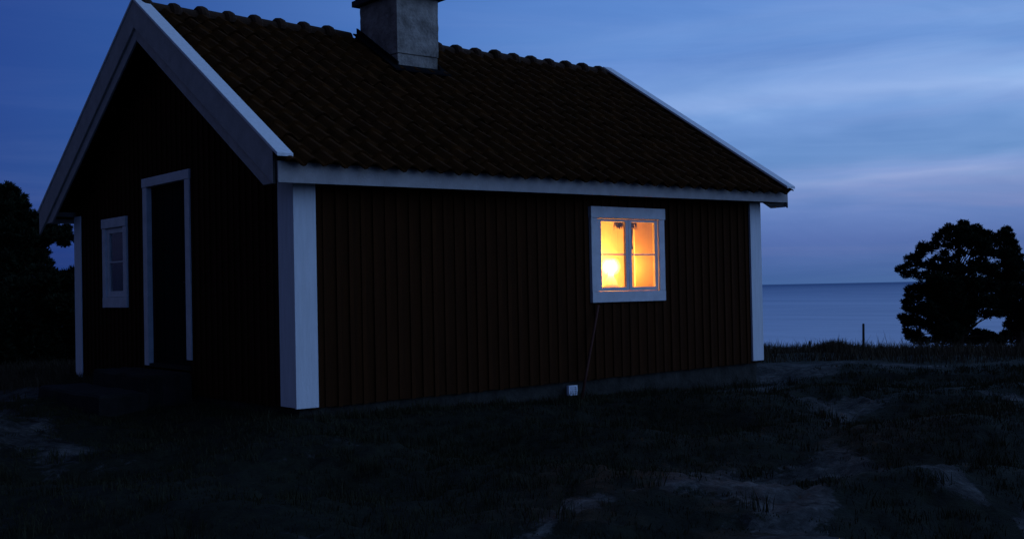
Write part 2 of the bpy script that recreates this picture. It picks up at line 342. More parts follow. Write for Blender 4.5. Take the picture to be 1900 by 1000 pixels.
# ------------------------------------------------------------------ cabin
L, WD, HW = 7.432, 6.604, 2.30
EY = .311; OX = .357; XF = L+.321
SL = .622                                    # roof slope
def roof_z(y):                               # mean tile surface
    yy = y if y < WD/2 else WD-y
    return 2.485+SL*(yy+.40)
cab = empty('cabin', 'dark red wooden cabin with white corner boards, tiled roof and one lit window', 'cabin')
# foundation (rough stone, top just under the cladding)
fd = MB()
def rough_strip(x0, y0, x1, y1, nrm, z0, ztop, n, seed):
    rows = 5; b = []
    for j in range(rows+1):
        for i in range(n+1):
            f_ = i/n; px_, py_ = x0+(x1-x0)*f_, y0+(y1-y0)*f_; zz = z0+(ztop-z0)*j/rows
            d = .028*noise.noise(Vector((px_*2.6+seed, py_*2.6, zz*5)))+.012*noise.noise(Vector((px_*9+seed, py_*9, zz*14)))
            b.append((px_+nrm[0]*d, py_+nrm[1]*d, zz))
    fd.add(b, [(j*(n+1)+i, j*(n+1)+i+1, (j+1)*(n+1)+i+1, (j+1)*(n+1)+i) for j in range(rows) for i in range(n)])
rough_strip(.04, .05, L-.03, .05, (0, -1), -.6, .10, 110, 0)
rough_strip(.05, WD-.04, .05, .04, (-1, 0), -.6, .06, 100, 5)
rough_strip(L-.05, 0.06, L-.05, WD-.02, (1, 0), -.6, .10, 90, 9)
rough_strip(L-.03, WD, .04, WD, (0, 1), -.6, .06, 90, 13)
fdo = fd.build('foundation', M['stone'], cab, smooth=True, fix=False)

# window and door openings
WX0, WX1, WZ0, WZ1 = 4.12, 5.458, .994, 2.203
WI0, WI1, WIZ0, WIZ1 = 4.236, 5.345, 1.13, 2.060      # opening inside the white surround
GY0, GY1, GZ0, GZ1 = 4.575, 5.475, 1.040, 2.262
DY0, DY1, DZ0, DZ1 = 2.53, 3.985, .30, 2.700
CB = .018                                              # cladding thickness steps
def zbot(x): return -.01+.085*max(0, min(1, x/L))
def boards(mb, axis, a0, a1, holes, lo, hi, pitch=.155, bw=.052, off=0, sgn=-1, seed=1):
    """vertical boards with cover battens; axis 'x' runs along x on the plane y=off"""
    rnd = random.Random(seed); a = a0; k = 0
    def put(u0, u1, t0, t1, z0f, z1a, z1b, mi):
        p = [(u0, z0f), (u1, z0f), (u1, z1b), (u0, z1a)]
        if z1a-z0f < .01 and z1b-z0f < .01: return
        mb.prism(p, 'y' if axis == 'x' else 'x', off+sgn*t0, off+sgn*t1, mi)
    def spans(u0, u1):
        sp = [[lo((u0+u1)/2), None]]
        res = []; cur = lo((u0+u1)/2)
        for h0, h1, z0, z1 in sorted(holes, key=lambda h: h[2]):
            if u1 > h0+.005 and u0 < h1-.005:
                res.append((cur, z0, False)); cur = z1
        res.append((cur, None, True)); return res
    while a < a1-.01:
        b = min(a1, a+pitch); cuts = [a]+[q for h in holes for q in (h[0], h[1]) if a < q < b]+[b]; cuts.sort()
        dj = rnd.uniform(0, .004)
        for u0, u1 in zip(cuts[:-1], cuts[1:]):
            for z0, z1, top in spans(u0, u1):
                put(u0, u1, -.02, dj, z0, hi(u0) if top else z1, hi(u1) if top else z1, 0)
        if k:
            u0, u1 = a-bw/2+rnd.uniform(-.006, .006), a+bw/2+rnd.uniform(-.004, .004); u1 = min(u1, a1)
            for z0, z1, top in spans(u0, u1):
                put(u0, u1, -.015, CB+rnd.uniform(-.003, .003), z0+(.004 if z0 > .2 else rnd.uniform(-.012, .006)), hi(u0) if top else z1, hi(u1) if top else z1, 1)
        a = b; k += 1
w = MB(); boards(w, 'x', .03, L-.03, [(WI0, WI1, WIZ0, WIZ1)], zbot, lambda u: 2.40, seed=3)
tag(w.build('wall', [M['red'], M['redb']], cab), 'long red board wall with the lit window')
w = MB(); boards(w, 'y', .03, WD-.03, [(GY0+.1, GY1-.1, GZ0+.1, GZ1-.1), (DY0+.12, DY1-.12, -.1, DZ1-.11)], lambda u: 0., lambda u: roof_z(u)-.16, seed=4)
tag(w.build('wall', [M['red'], M['redb']], cab), 'red gable wall with the door')
w = MB(); boards(w, 'x', .03, L-.03, [], lambda u: .02, lambda u: 2.40, off=WD, sgn=1, seed=5); w.build('wall', [M['red'], M['redb']], cab)
w = MB(); boards(w, 'y', .03, WD-.03, [], lambda u: .08, lambda u: roof_z(u)-.16, off=L, sgn=1, seed=6); w.build('wall', [M['red'], M['redb']], cab)

# corner boards: an L of two white boards at each corner
def corner(px_, py_, sx, sy, wx, wy, z0, z1, t=.034):
    mb = MB(); xo = px_; yo = py_
    ox_, oy_ = px_-sx*.0, py_-sy*.0
    # board on the long side (runs in x), board on the gable side (runs in y); the first covers the second's edge
    X0, X1 = sorted((px_-sx*.036, px_+sx*wx)); Y0, Y1 = sorted((py_-sy*.036, py_-sy*.036+sy*t))
    mb.box(X0, X1, Y0, Y1, z0, z1)
    X0, X1 = sorted((px_-sx*.0335, px_-sx*.0335+sx*t)); Y0, Y1 = sorted((py_-sy*.036+sy*(t+.001), py_+sy*wy))
    mb.box(X0, X1, Y0, Y1, z0+.008, z1)
    return mb.build('corner_board', M['white'], cab, bevel=.004)
corner(0, 0, 1, 1, .226, .31, 0.0, 2.37)
corner(L, 0, -1, 1, .200, .22, .098, 2.37)
corner(0, WD, 1, -1, .20, .235, .022, 2.37)
corner(L, WD, -1, -1, .20, .22, .09, 2.37)

# roof slopes: rows of pantiles as one displaced sheet per side
def slope(side):
    mb = MB(); X0, X1 = -OX+.05, XF-.05; n = int((X1-X0)/.03); course = .335
    yE, yR = -.425, WD/2-.02; Ls = (yR-yE)*math.sqrt(1+SL*SL); nc = int(math.ceil(Ls/course)); cs = Ls/nc
    rows = []; rnd = random.Random(side+7)
    jit = {}
    for k in range(nc):
        for (fr_, lift) in ((0, .030), (.5, .012), (.985, -.004)):
            rows.append((k, (k+fr_)*cs, lift))
    ca, sa = 1/math.sqrt(1+SL*SL), SL/math.sqrt(1+SL*SL)
    for thick in (0, 1):
        for k, s_, lift in rows:
            for i in range(n+1):
                xx = X0+(X1-X0)*i/n; ti = int((xx-X0)/.24); ph = ((xx-X0)/.24)%1
                j_ = jit.setdefault((k, ti), (rnd.uniform(-.006, .006), rnd.uniform(-.012, .012)))
                wv = .036*math.sin(2*math.pi*ph)+.006*math.sin(4*math.pi*ph+.6)
                hgt = wv+lift+j_[0]-(.016 if thick else 0); s2 = s_+(j_[1] if k == 0 or True else 0)
                yy = yE+s2*ca-hgt*sa; zz = roof_z(yE)+s2*sa+hgt*ca
                if side: yy = WD-yy
                mb.v.append((xx, yy, zz))
    nr = len(rows)
    for th in (0, 1):
        b = th*nr*(n+1)
        for r_ in range(nr-1):
            for i in range(n): mb.f.append((b+r_*(n+1)+i, b+r_*(n+1)+i+1, b+(r_+1)*(n+1)+i+1, b+(r_+1)*(n+1)+i)); mb.mi.append(0)
    b = nr*(n+1)
    for i in range(n): mb.f.append((i, i+1, b+i+1, b+i)); mb.mi.append(0)
    return mb.build('roof', M['tile'], cab, fix=False)
roofs = [slope(0), slope(1)]
tag(roofs[0], 'dark pantiled roof slope above the lit window')
for i, xx in enumerate(np.arange(-OX+.09, XF-.15, .368)):   # half-round ridge tiles, each lapping the next
    rt_ = MB(); n = 10; rnd = random.Random(i); dz = rnd.uniform(-.008, .008); lean = rnd.uniform(-.01, .01)
    if 2.80 < xx+.2 < 3.35: continue
    for s_ in (0, 1):
        for xa, rr in ((xx-.045, .118), (xx-.02, .146), (xx+.03, .152), (xx+.075, .140), (xx+.105, .112), (xx+.38, .098)):
            for k in range(n+1):
                a = math.pi*(k/n*1.1-.05); q = rr-.018*s_
                rt_.v.append((xa, WD/2+q*1.1*math.cos(a)+lean, roof_z(WD/2)-.06+dz+q*math.sin(a)))
    for s_ in (0, 1):
        for q in range(5):
            for k in range(n):
                b = s_*6*(n+1)+q*(n+1)+k; rt_.f.append((b, b+1, b+n+2, b+n+1)); rt_.mi.append(0)
    for q in (0, 5):
        for k in range(n): b = q*(n+1)+k; rt_.f.append((b, b+1, b+1+6*(n+1), b+6*(n+1))); rt_.mi.append(0)
    rt_.build('ridge_tile', M['ridge'], roofs[0], smooth=False)
# under-roof boarding closes the roof against the inside
ub = MB()
for sd in (0, 1):
    P = [(-.30, roof_z(-.30)-.06), (WD/2, roof_z(WD/2)-.06), (WD/2, roof_z(WD/2)-.10), (-.30, roof_z(-.30)-.10)]
    if sd: P = [(WD-a, b) for a, b in P]
    ub.prism(P, 'x', -OX+.06, XF-.06)
ub.build('roof_boarding', M['red'], cab)

# bargeboards: wide lower board and a proud upper board, and the capping board over the verge
zap = 4.862
def rake(side, x0, x1, top_off, depth, y_end, zcut=None):
    """a board following the rake; vertical depth, cut plumb at the end, level at zcut"""
    def zo(y): return zap-SL*(WD/2-y)-top_off
    P = [(y_end, zo(y_end)), (WD/2, zo(WD/2)), (WD/2, zo(WD/2)-depth)]
    if zcut is not None and zo(y_end)-depth < zcut:
        yb = WD/2-(zap-top_off-depth-zcut)/SL
        P += [(yb, zcut), (y_end+.02, zcut)]
    else: P += [(y_end, zo(y_end)-depth)]
    if side: P = [(WD-a, b) for a, b in P][::-1]
    return P, x0, x1
def shadow_endgrain(o):          # plumb-cut end grain darkened: the shadow gap beside the fascia is painted in
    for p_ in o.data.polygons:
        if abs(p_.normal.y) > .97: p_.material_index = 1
def verge(xf, sgn):
    for side in (0, 1):
        ye = -.276 if side == 0 else -.50; yc = -.372 if side == 0 else -.50
        b = MB()
        P, a, c_ = rake(side, xf, xf-sgn*.028, .03, .49, ye, 2.282); b.prism(P, 'x', xf+sgn*.0, xf-sgn*.028)
        bo = b.build('bargeboard', [M['whiteh'], M['post']], cab, bevel=.004); shadow_endgrain(bo)
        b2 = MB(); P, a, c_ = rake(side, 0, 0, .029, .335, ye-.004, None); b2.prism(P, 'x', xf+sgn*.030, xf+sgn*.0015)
        shadow_endgrain(b2.build('face_board', [M['whiteh'], M['post']], bo, bevel=.003))
        k = MB(); P, a, c_ = rake(side, 0, 0, -.012, .036, yc-.03, None); k.prism(P, 'x', xf+sgn*.045, xf-sgn*.135)
        k.build('verge_cap', M['white'], cab, bevel=.005)
verge(-OX, -1); verge(XF, 1)
# fascia boards under the eaves
for side in (0, 1):
    b = MB(); x0, x1 = -OX+.012, XF-.012
    y0, y1 = (-EY, -EY+.028) if not side else (WD+EY-.028, WD+EY)
    b.add([(x0,y0,2.285),(x1,y0,2.345),(x1,y1,2.345),(x0,y1,2.285),(x0,y0,2.50),(x1,y0,2.50),(x1,y1,2.50),(x0,y1,2.50)],
          [(0,3,2,1),(4,5,6,7),(0,1,5,4),(1,2,6,5),(2,3,7,6),(3,0,4,7)])
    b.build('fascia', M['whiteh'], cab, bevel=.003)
    b = MB()
    if not side: b.box(-OX+.03, XF-.03, -EY+.03, -.026, 2.352, 2.372)
    else: b.box(-OX+.03, XF-.03, WD+.026, WD+EY-.03, 2.352, 2.372)
    b.build('soffit', M['red'], cab)

# chimney
CX0, CX1, CY0, CY1 = 2.838, 3.516, 2.305, 3.235
def rough_box(x0, x1, y0, y1, z0, z1, amp, seed, n=16, nz=26):
    bm = bmesh.new()
    def P(i, j, k): return
    mb = MB(); ring = [(x0+(x1-x0)*i/n, y0) for i in range(n)]+[(x1, y0+(y1-y0)*i/n) for i in range(n)]+[(x1-(x1-x0)*i/n, y1) for i in range(n)]+[(x0, y1-(y1-y0)*i/n) for i in range(n)]
    N = len(ring); cx, cy = (x0+x1)/2, (y0+y1)/2
    for k in range(nz+1):
        zz = z0+(z1-z0)*k/nz
        for (a, b) in ring:
            d = Vector((a-cx, b-cy, 0)); d.normalize()
            q = amp*noise.noise(Vector((a*4+seed, b*4, zz*4)))+amp*.6*noise.noise(Vector((a*13+seed, b*13, zz*13)))
            mb.v.append((a+d.x*q, b+d.y*q, zz))
    for k in range(nz):
        for i in range(N): mb.f.append((k*N+i, k*N+(i+1)%N, (k+1)*N+(i+1)%N, (k+1)*N+i)); mb.mi.append(0)
    mb.f.append(tuple(range(N))[::-1]); mb.f.append(tuple(range(nz*N, nz*N+N))); mb.mi += [0, 0]
    bm.free(); return mb
ch = rough_box(CX0, CX1, CY0, CY1, 4.392, 5.22, .012, 2)
lo_ = rough_box(CX0+.012, CX1-.012, CY0+.014, CY1-.012, 3.9, 4.384, .012, 7)
ch.add(lo_.v, lo_.f); jn = MB(); jn.box(CX0+.03, CX1-.03, CY0+.035, CY1-.03, 4.37, 4.41); ch.add(jn.v, jn.f)
cho = ch.build('chimney', M['render'], cab, fix=True)
cp = MB(); cp.box(CX0-.085, CX1+.085, CY0-.085, CY1+.085, 5.185, 5.27); cp.box(CX0-.05, CX1+.05, CY0-.05, CY1+.05, 5.271, 5.36)
cp.build('chimney_cap', M['soot'], cho, bevel=.008)
fl = MB()
def on_roof(y, h=.0): return roof_z(y)+h
ap = [(CX0-.12, CY0-.13), (CX1+.12, CY0-.13), (CX1+.12, CY1), (CX0-.12, CY1)]
fl.add([(a, b, on_roof(b, .055)) for a, b in ap]+[(a, b, on_roof(b, .035)) for a, b in ap], [(0,1,2,3),(7,6,5,4),(0,4,5,1),(1,5,6,2),(2,6,7,3),(3,7,4,0)])
for (xa, xb) in ((CX0-.018, CX0+.0), (CX1-.0, CX1+.018)):
    fl.prism([(CY0-.02, on_roof(CY0)+.03), (WD/2, on_roof(WD/2)+.03), (WD/2, on_roof(WD/2)+.11), (CY0-.02, on_roof(CY0)+.10)], 'x', xa-.004, xb+.004)
fl.build('flashing', M['flash'], cho)

# long-wall window
wd = empty('window', None, None); wd.parent = cab; wd['label'] = 'lit four pane window glowing orange in the long wall'
b = MB(); yf = -.045
b.box(WX0-.002, WX1+.002, yf-.012, .03, 2.060, WZ1)             # head board, slightly wider and proud
b.box(WX0+.006, WI0, yf, .03, WZ0+.136, 2.059); b.box(WI1, WX1-.006, yf, .03, WZ0+.136, 2.059)
b.box(WX0+.006, WX1-.006, yf-.004, .03, WZ0, WZ0+.135)
b.build('surround', M['whitewin'], wd, bevel=.004)
b = MB(); b.box(WI0-.02, WI1+.02, .0305, .404, WIZ0-.03, WIZ0+.004); b.box(WI0-.02, WI1+.02, .0305, .404, WIZ1-.004, WIZ1+.03)
b.box(WI0-.02, WI0+.004, .0305, .404, WIZ0+.0045, WIZ1-.0045); b.box(WI1-.004, WI1+.02, .0305, .404, WIZ0+.0045, WIZ1-.0045)
b.build('window_lining', M['lining'], wd)
def sash(x0, x1, gx0, gx1, z0, z1, gz0, gz1, zm, y0, y1, parent):
    b = MB(); b.box(x0, gx0, y0, y1, z0, z1); b.box(gx1, x1, y0, y1, z0, z1)
    b.box(gx0, gx1, y0, y1, z0, gz0); b.box(gx0, gx1, y0, y1, gz1, z1); b.box(gx0, gx1, y0+.006, y1-.004, zm-.009, zm+.009)
    s = b.build('sash', M['whitewin'], parent, bevel=.002)
    return s
sash(WI0+.006, 4.790, 4.309, 4.739, WIZ0+.006, WIZ1-.010, 1.182, 2.018, 1.600, -.030, .010, wd)
sash(4.796, WI1-.012, 4.847, 5.277, WIZ0+.006, WIZ1-.010, 1.182, 2.018, 1.600, -.030, .010, wd)
for gx0, gx1 in ((4.309, 4.739), (4.847, 5.277)):
    for gz0, gz1 in ((1.182, 1.591), (1.609, 2.018)):
        b = MB(); b.box(gx0-.003, gx1+.003, -.010, -.007, gz0-.003, gz1+.003); b.build('pane', M['glass'], wd)
# gable window (unlit, single casement)
gw = empty('window', None, None); gw.parent = cab; gw['label'] = 'small unlit two pane window beside the door'
b = MB(); xf_ = -.040
b.box(xf_-.010, .03, GY0-.004, GY1+.004, GZ1-.13, GZ1); b.box(xf_, .03, GY0, GY0+.12, GZ0+.141, GZ1-.131); b.box(xf_, .03, GY1-.12, GY1, GZ0+.141, GZ1-.131)
b.box(xf_-.004, .03, GY0, GY1, GZ0, GZ0+.14); b.build('surround', M['whitewin'], gw, bevel=.004)
b = MB(); y0, y1 = GY0+.12, GY1-.12; z0, z1 = GZ0+.14, GZ1-.13; ga, gb, gc, gd = y0+.075, y1-.075, z0+.085, z1-.075
b.box(-.012, .03, y0+.004, ga, z0+.004, z1-.008); b.box(-.012, .03, gb, y1-.004, z0+.004, z1-.008); b.box(-.012, .03, ga, gb, z0+.004, gc); b.box(-.012, .03, ga, gb, gd, z1-.008)
b.box(-.006, .02, ga, gb, 1.652, 1.672); b.build('sash', M['whitewin'], gw, bevel=.002)
for a, c_ in ((gc, 1.652), (1.672, gd)):
    b = MB(); b.box(.008, .011, ga-.003, gb+.003, a-.003, c_+.003); b.build('pane', M['glass'], gw)
b = MB(); b.box(.10, .11, y0, y1, z0, z1); b.build('pane_backing', M['doorm'], gw)  # near-black sheet closing the opening behind the panes
# door
dr = empty('door', None, None); dr.parent = cab; dr['label'] = 'tall dark boarded door in a white surround'
b = MB(); b.box(-.048, .03, DY0-.01, DY1+.01, DZ1-.115, DZ1); b.box(-.040, .03, DY0, DY0+.135, .41, DZ1-.116); b.box(-.040, .03, DY1-.135, DY1, DZ0, DZ1-.116)
b.build('surround', M['whitewin'], dr, bevel=.004)
b = MB(); b.box(.0305, .14, DY0+.10, DY0+.134, .3, DZ1-.117); b.box(.0305, .14, DY1-.134, DY1-.10, .3, DZ1-.117); b.box(.0305, .14, DY0+.10, DY1-.10, DZ1-.116, DZ1-.08)
b.build('door_frame', M['jamb'], dr)
b = MB(); yy = DY0+.136; k = 0
wdt = (DY1-DY0-.272)/8
for k in range(8): b.box(.060+.002*(k%2), .10, yy+k*wdt+.003, yy+(k+1)*wdt-.003, .33, DZ1-.118)
b.box(.070, .098, yy, yy+8*wdt, .33, DZ1-.118)
lf = b.build('door_leaf', M['doorm'], dr, bevel=.002)
b = MB(); b.tube([(.060, DY0+.21, 1.35), (.02, DY0+.21, 1.35), (.015, DY0+.24, 1.35), (.015, DY0+.32, 1.345)], .008, 8); b.box(.052, .0595, DY0+.185, DY0+.235, 1.26, 1.42)
b.build('handle', M['iron'], dr)
b = MB(); b.box(-.03, .12, DY0+.05, DY1-.05, .285, .3295); b.build('threshold', M['step'], dr)

# vent on the foundation
b = MB(); x0, x1, z0, z1 = 3.70, 3.842, -.135, -.015
b.box(x0, x1, -.040, .0, z0, z0+.018); b.box(x0, x1, -.040, .0, z1-.018, z1); b.box(x0, x0+.018, -.040, .0, z0+.018, z1-.018); b.box(x1-.018, x1, -.040, .0, z0+.018, z1-.018)
b.box(x0+.018, x1-.018, -.012, .0, z0+.018, z1-.018)
for q in range(3): zc = z0+.036+q*.024; b.box(x0+.018, x1-.018, -.036, -.013, zc-.005, zc+.005)
b.box((x0+x1)/2-.004, (x0+x1)/2+.004, -.038, -.036, z0+.018, z1-.018)
vo = b.build('vent', M['vent'], cab); vo['label'] = 'small white square vent low on the foundation'

# inside: the lit corner room
ip = MB(); RX0, RX1, RY0, RY1, RZ0, RZ1 = 3.30, 7.29, .425, .90, .33, 2.34
def panel(mb, axis, c0, a0, a1, z0, z1, holes=(), sg=1):
    k = 0; a = a0
    while a < a1-.01:
        b_ = min(a1, a+.13); cuts = sorted([a]+[q for h in holes for q in (h[0], h[1]) if a < q < b_]+[b_])
        for u0, u1 in zip(cuts[:-1], cuts[1:]):
            segs = [(z0, z1)]
            for h in holes:
                if u1 > h[0]+.002 and u0 < h[1]-.002: segs = [(z0, h[2]), (h[3], z1)]
            for s0, s1 in segs:
                g_ = .002 if u0 == a else 0
                if axis == 'x': mb.box(u0+g_, u1, min(c0, c0+sg*.02), max(c0, c0+sg*.02), s0, s1)
                else: mb.box(min(c0, c0+sg*.02), max(c0, c0+sg*.02), u0+g_, u1, s0, s1)
        a = b_
panel(ip, 'x', RY1, RX0, RX1, RZ0, RZ1); panel(ip, 'y', RX1, RY0, RY1, RZ0, RZ1); panel(ip, 'y', RX0, RY0, RY1, RZ0, RZ1, sg=-1)
panel(ip, 'x', RY0, RX0, RX1, RZ0, RZ1, [(WI0, WI1, WIZ0, WIZ1)], sg=-1)
ip.build('interior_wall', M['pine_board'], cab)
b = MB(); b.box(RX0-.03, RX1+.03, RY0-.03, RY1+.03, RZ0-.03, RZ0-.001); b.build('interior_floor', M['floor'], cab)
b = MB(); b.box(RX0-.03, RX1+.03, RY0-.03, RY1+.03, RZ1+.001, RZ1+.03); b.build('interior_ceiling', M['ceil'], cab)
b = MB(); b.box(WI0-.05, WI1+.05, .4265, .56, WIZ0-.035, WIZ0-.006); b.build('window_board', M['pine_board'], cab)

# lamp in the window niche
LX, LY, LZ = 5.09, .62, 1.459
lamp = empty('table_lamp', 'bright lamp with a glowing globe shade behind the lower left pane', 'lamp')
def lathe(prof, cx, cy, n=24):
    mb = MB()
    for (r_, zz) in prof:
        for k in range(n): a = 2*math.pi*k/n; mb.v.append((cx+r_*math.cos(a), cy+r_*math.sin(a), zz))
    for q in range(len(prof)-1):
        for k in range(n): mb.f.append((q*n+k, q*n+(k+1)%n, (q+1)*n+(k+1)%n, (q+1)*n+k)); mb.mi.append(0)
    return mb
lathe([(.001, 1.167), (.115, 1.167), (.115, 1.18), (.095, 1.22), (.065, 1.29), (.035, 1.345), (.028, 1.38)], LX, LY).build('lamp_base', M['vent'], lamp, smooth=True)
lathe([(.001, LZ-.074)]+[(.074*math.sin(math.pi*q/14), LZ-.074*math.cos(math.pi*q/14)) for q in range(1, 14)]+[(.001, LZ+.074)], LX, LY).build('bulb', emis('glowing_shade', (1, .37, .06), 330), lamp, smooth=True, fix=False)
hz = bpy.data.materials.new('frosted_shade'); hz.use_nodes = True; n_ = hz.node_tree; n_.nodes.clear()
ho = nn(n_, 'ShaderNodeOutputMaterial'); ht = nn(n_, 'ShaderNodeBsdfTransparent'); hl_ = nn(n_, 'ShaderNodeBsdfTranslucent'); hm = nn(n_, 'ShaderNodeMixShader')
ht.inputs[0].default_value = (.97, .97, .97, 1); hl_.inputs[0].default_value = (.9, .9, .85, 1); hm.inputs[0].default_value = .075
n_.links.new(ht.outputs[0], hm.inputs[1]); n_.links.new(hl_.outputs[0], hm.inputs[2]); n_.links.new(hm.outputs[0], ho.inputs[0])
for nm_, q_ in (('lamp_shade', .128), ('inner_shade', .103)):
    lathe([(.03, LZ-math.sqrt(q_*q_-.0009))]+[(q_*math.sin(math.pi*q/20), LZ-q_*math.cos(math.pi*q/20)) for q in range(3, 18)], LX, LY, 32).build(nm_, hz, lamp, smooth=True, fix=False)
settle(lamp, (LX, LY, 1.167))
tb = empty('table', 'small wooden table inside the lit window, carrying the lamp', 'table')
b = MB(); b.box(4.62, 5.56, .45, .87, 1.136, 1.166); b.build('tabletop', M['table'], tb)
for a, c_ in ((4.67, .50), (5.51, .50), (4.67, .82), (5.51, .82)):
    b = MB(); b.box(a-.025, a+.025, c_-.025, c_+.025, RZ0, 1.1355); b.build('leg', M['table'], tb)
settle(tb, (5.1, .67, RZ0))

# dark dried bunch hanging behind the mullion
hb = empty('hanging_bunch', 'dark dried bunch with a trailing stem hanging inside the top of the lit window', 'dried bunch')
b = MB(); b2_ = MB(); rnd = random.Random(5)
for k in range(60):
    a = rnd.uniform(-1, 1); c0 = Vector(((4.88+a*.065) if k < 42 else (5.155+a*.035), .24+rnd.uniform(-.03, .03), 2.03)); d = Vector((rnd.uniform(-.5, .5), rnd.uniform(-.4, .4), -1)).normalized()
    (b if k < 42 else b2_).tube([c0, c0+d*rnd.uniform(.03, .10)], [.006, .003], 4)
b.build('twigs', M['twig'], hb); b = b2_; b.build('twigs', M['twig'], hb)
b = MB(); b.tube([(5.135, .24, 2.05), (5.130, .24, 1.90), (5.122, .245, 1.78), (5.126, .24, 1.68)], [.008, .012, .010, .016], 6); b.tube([(4.80, .24, 2.042), (5.20, .24, 2.042)], .006, 6)
b.build('stem', M['twig'], hb)
settle(hb, (4.9, .24, 2.05))
settle(cab, (0, 0, 0))

# leaning pole under the window
b = MB(); b.tube([(3.70, -.27, -.16), (3.88, -.195, .25), (4.05, -.125, .62), (4.205, -.060, .960)], [.018, .017, .017, .016], 8)
tag(b.build('pole', M['grey'], None, smooth=True), 'thin reddish wooden pole leaning on the wall under the lit window', 'pole')
# two stone steps before the door
def slab(name, x0, x1, y0, y1, z0, z1, seed, label):
    n, mth = 26, 12; mb = MB()
    for lvl in (0, 1, 2):
        zz = (z0, z1-.03, z1)[lvl]; ins = (0, 0, .02)[lvl]
        for k in range(64):
            a = 2*math.pi*k/64; sx, sy = math.cos(a), math.sin(a); q = max(abs(sx), abs(sy))
            ux, uy = sx/q, sy/q
            d = .05*noise.noise(Vector((ux*2+seed, uy*2, lvl*.3)))
            mb.v.append(((x0+x1)/2+ux*((x1-x0)/2-ins+d), (y0+y1)/2+uy*((y1-y0)/2-ins+d), zz+.012*noise.noise(Vector((ux*3, uy*3+seed, 1)))))
    mb.v.append(((x0+x1)/2, (y0+y1)/2, z1+.005))
    for l in (0, 1):
        for k in range(64): mb.f.append((l*64+k, l*64+(k+1)%64, (l+1)*64+(k+1)%64, (l+1)*64+k)); mb.mi.append(0)
    for k in range(64): mb.f.append((128+k, 128+(k+1)%64, 192)); mb.mi.append(0)
    return tag(mb.build(name, M['step']), label, 'stone step', 'stone steps at the cabin door')
slab('stone_step', -.62, -.06, 2.45, 4.25, -.25, .27, 1, 'upper stone step directly under the dark door')
slab('stone_step', -1.25, -.66, 2.25, 4.45, -.25, .09, 5, 'lower stone step, farther out from the dark door')

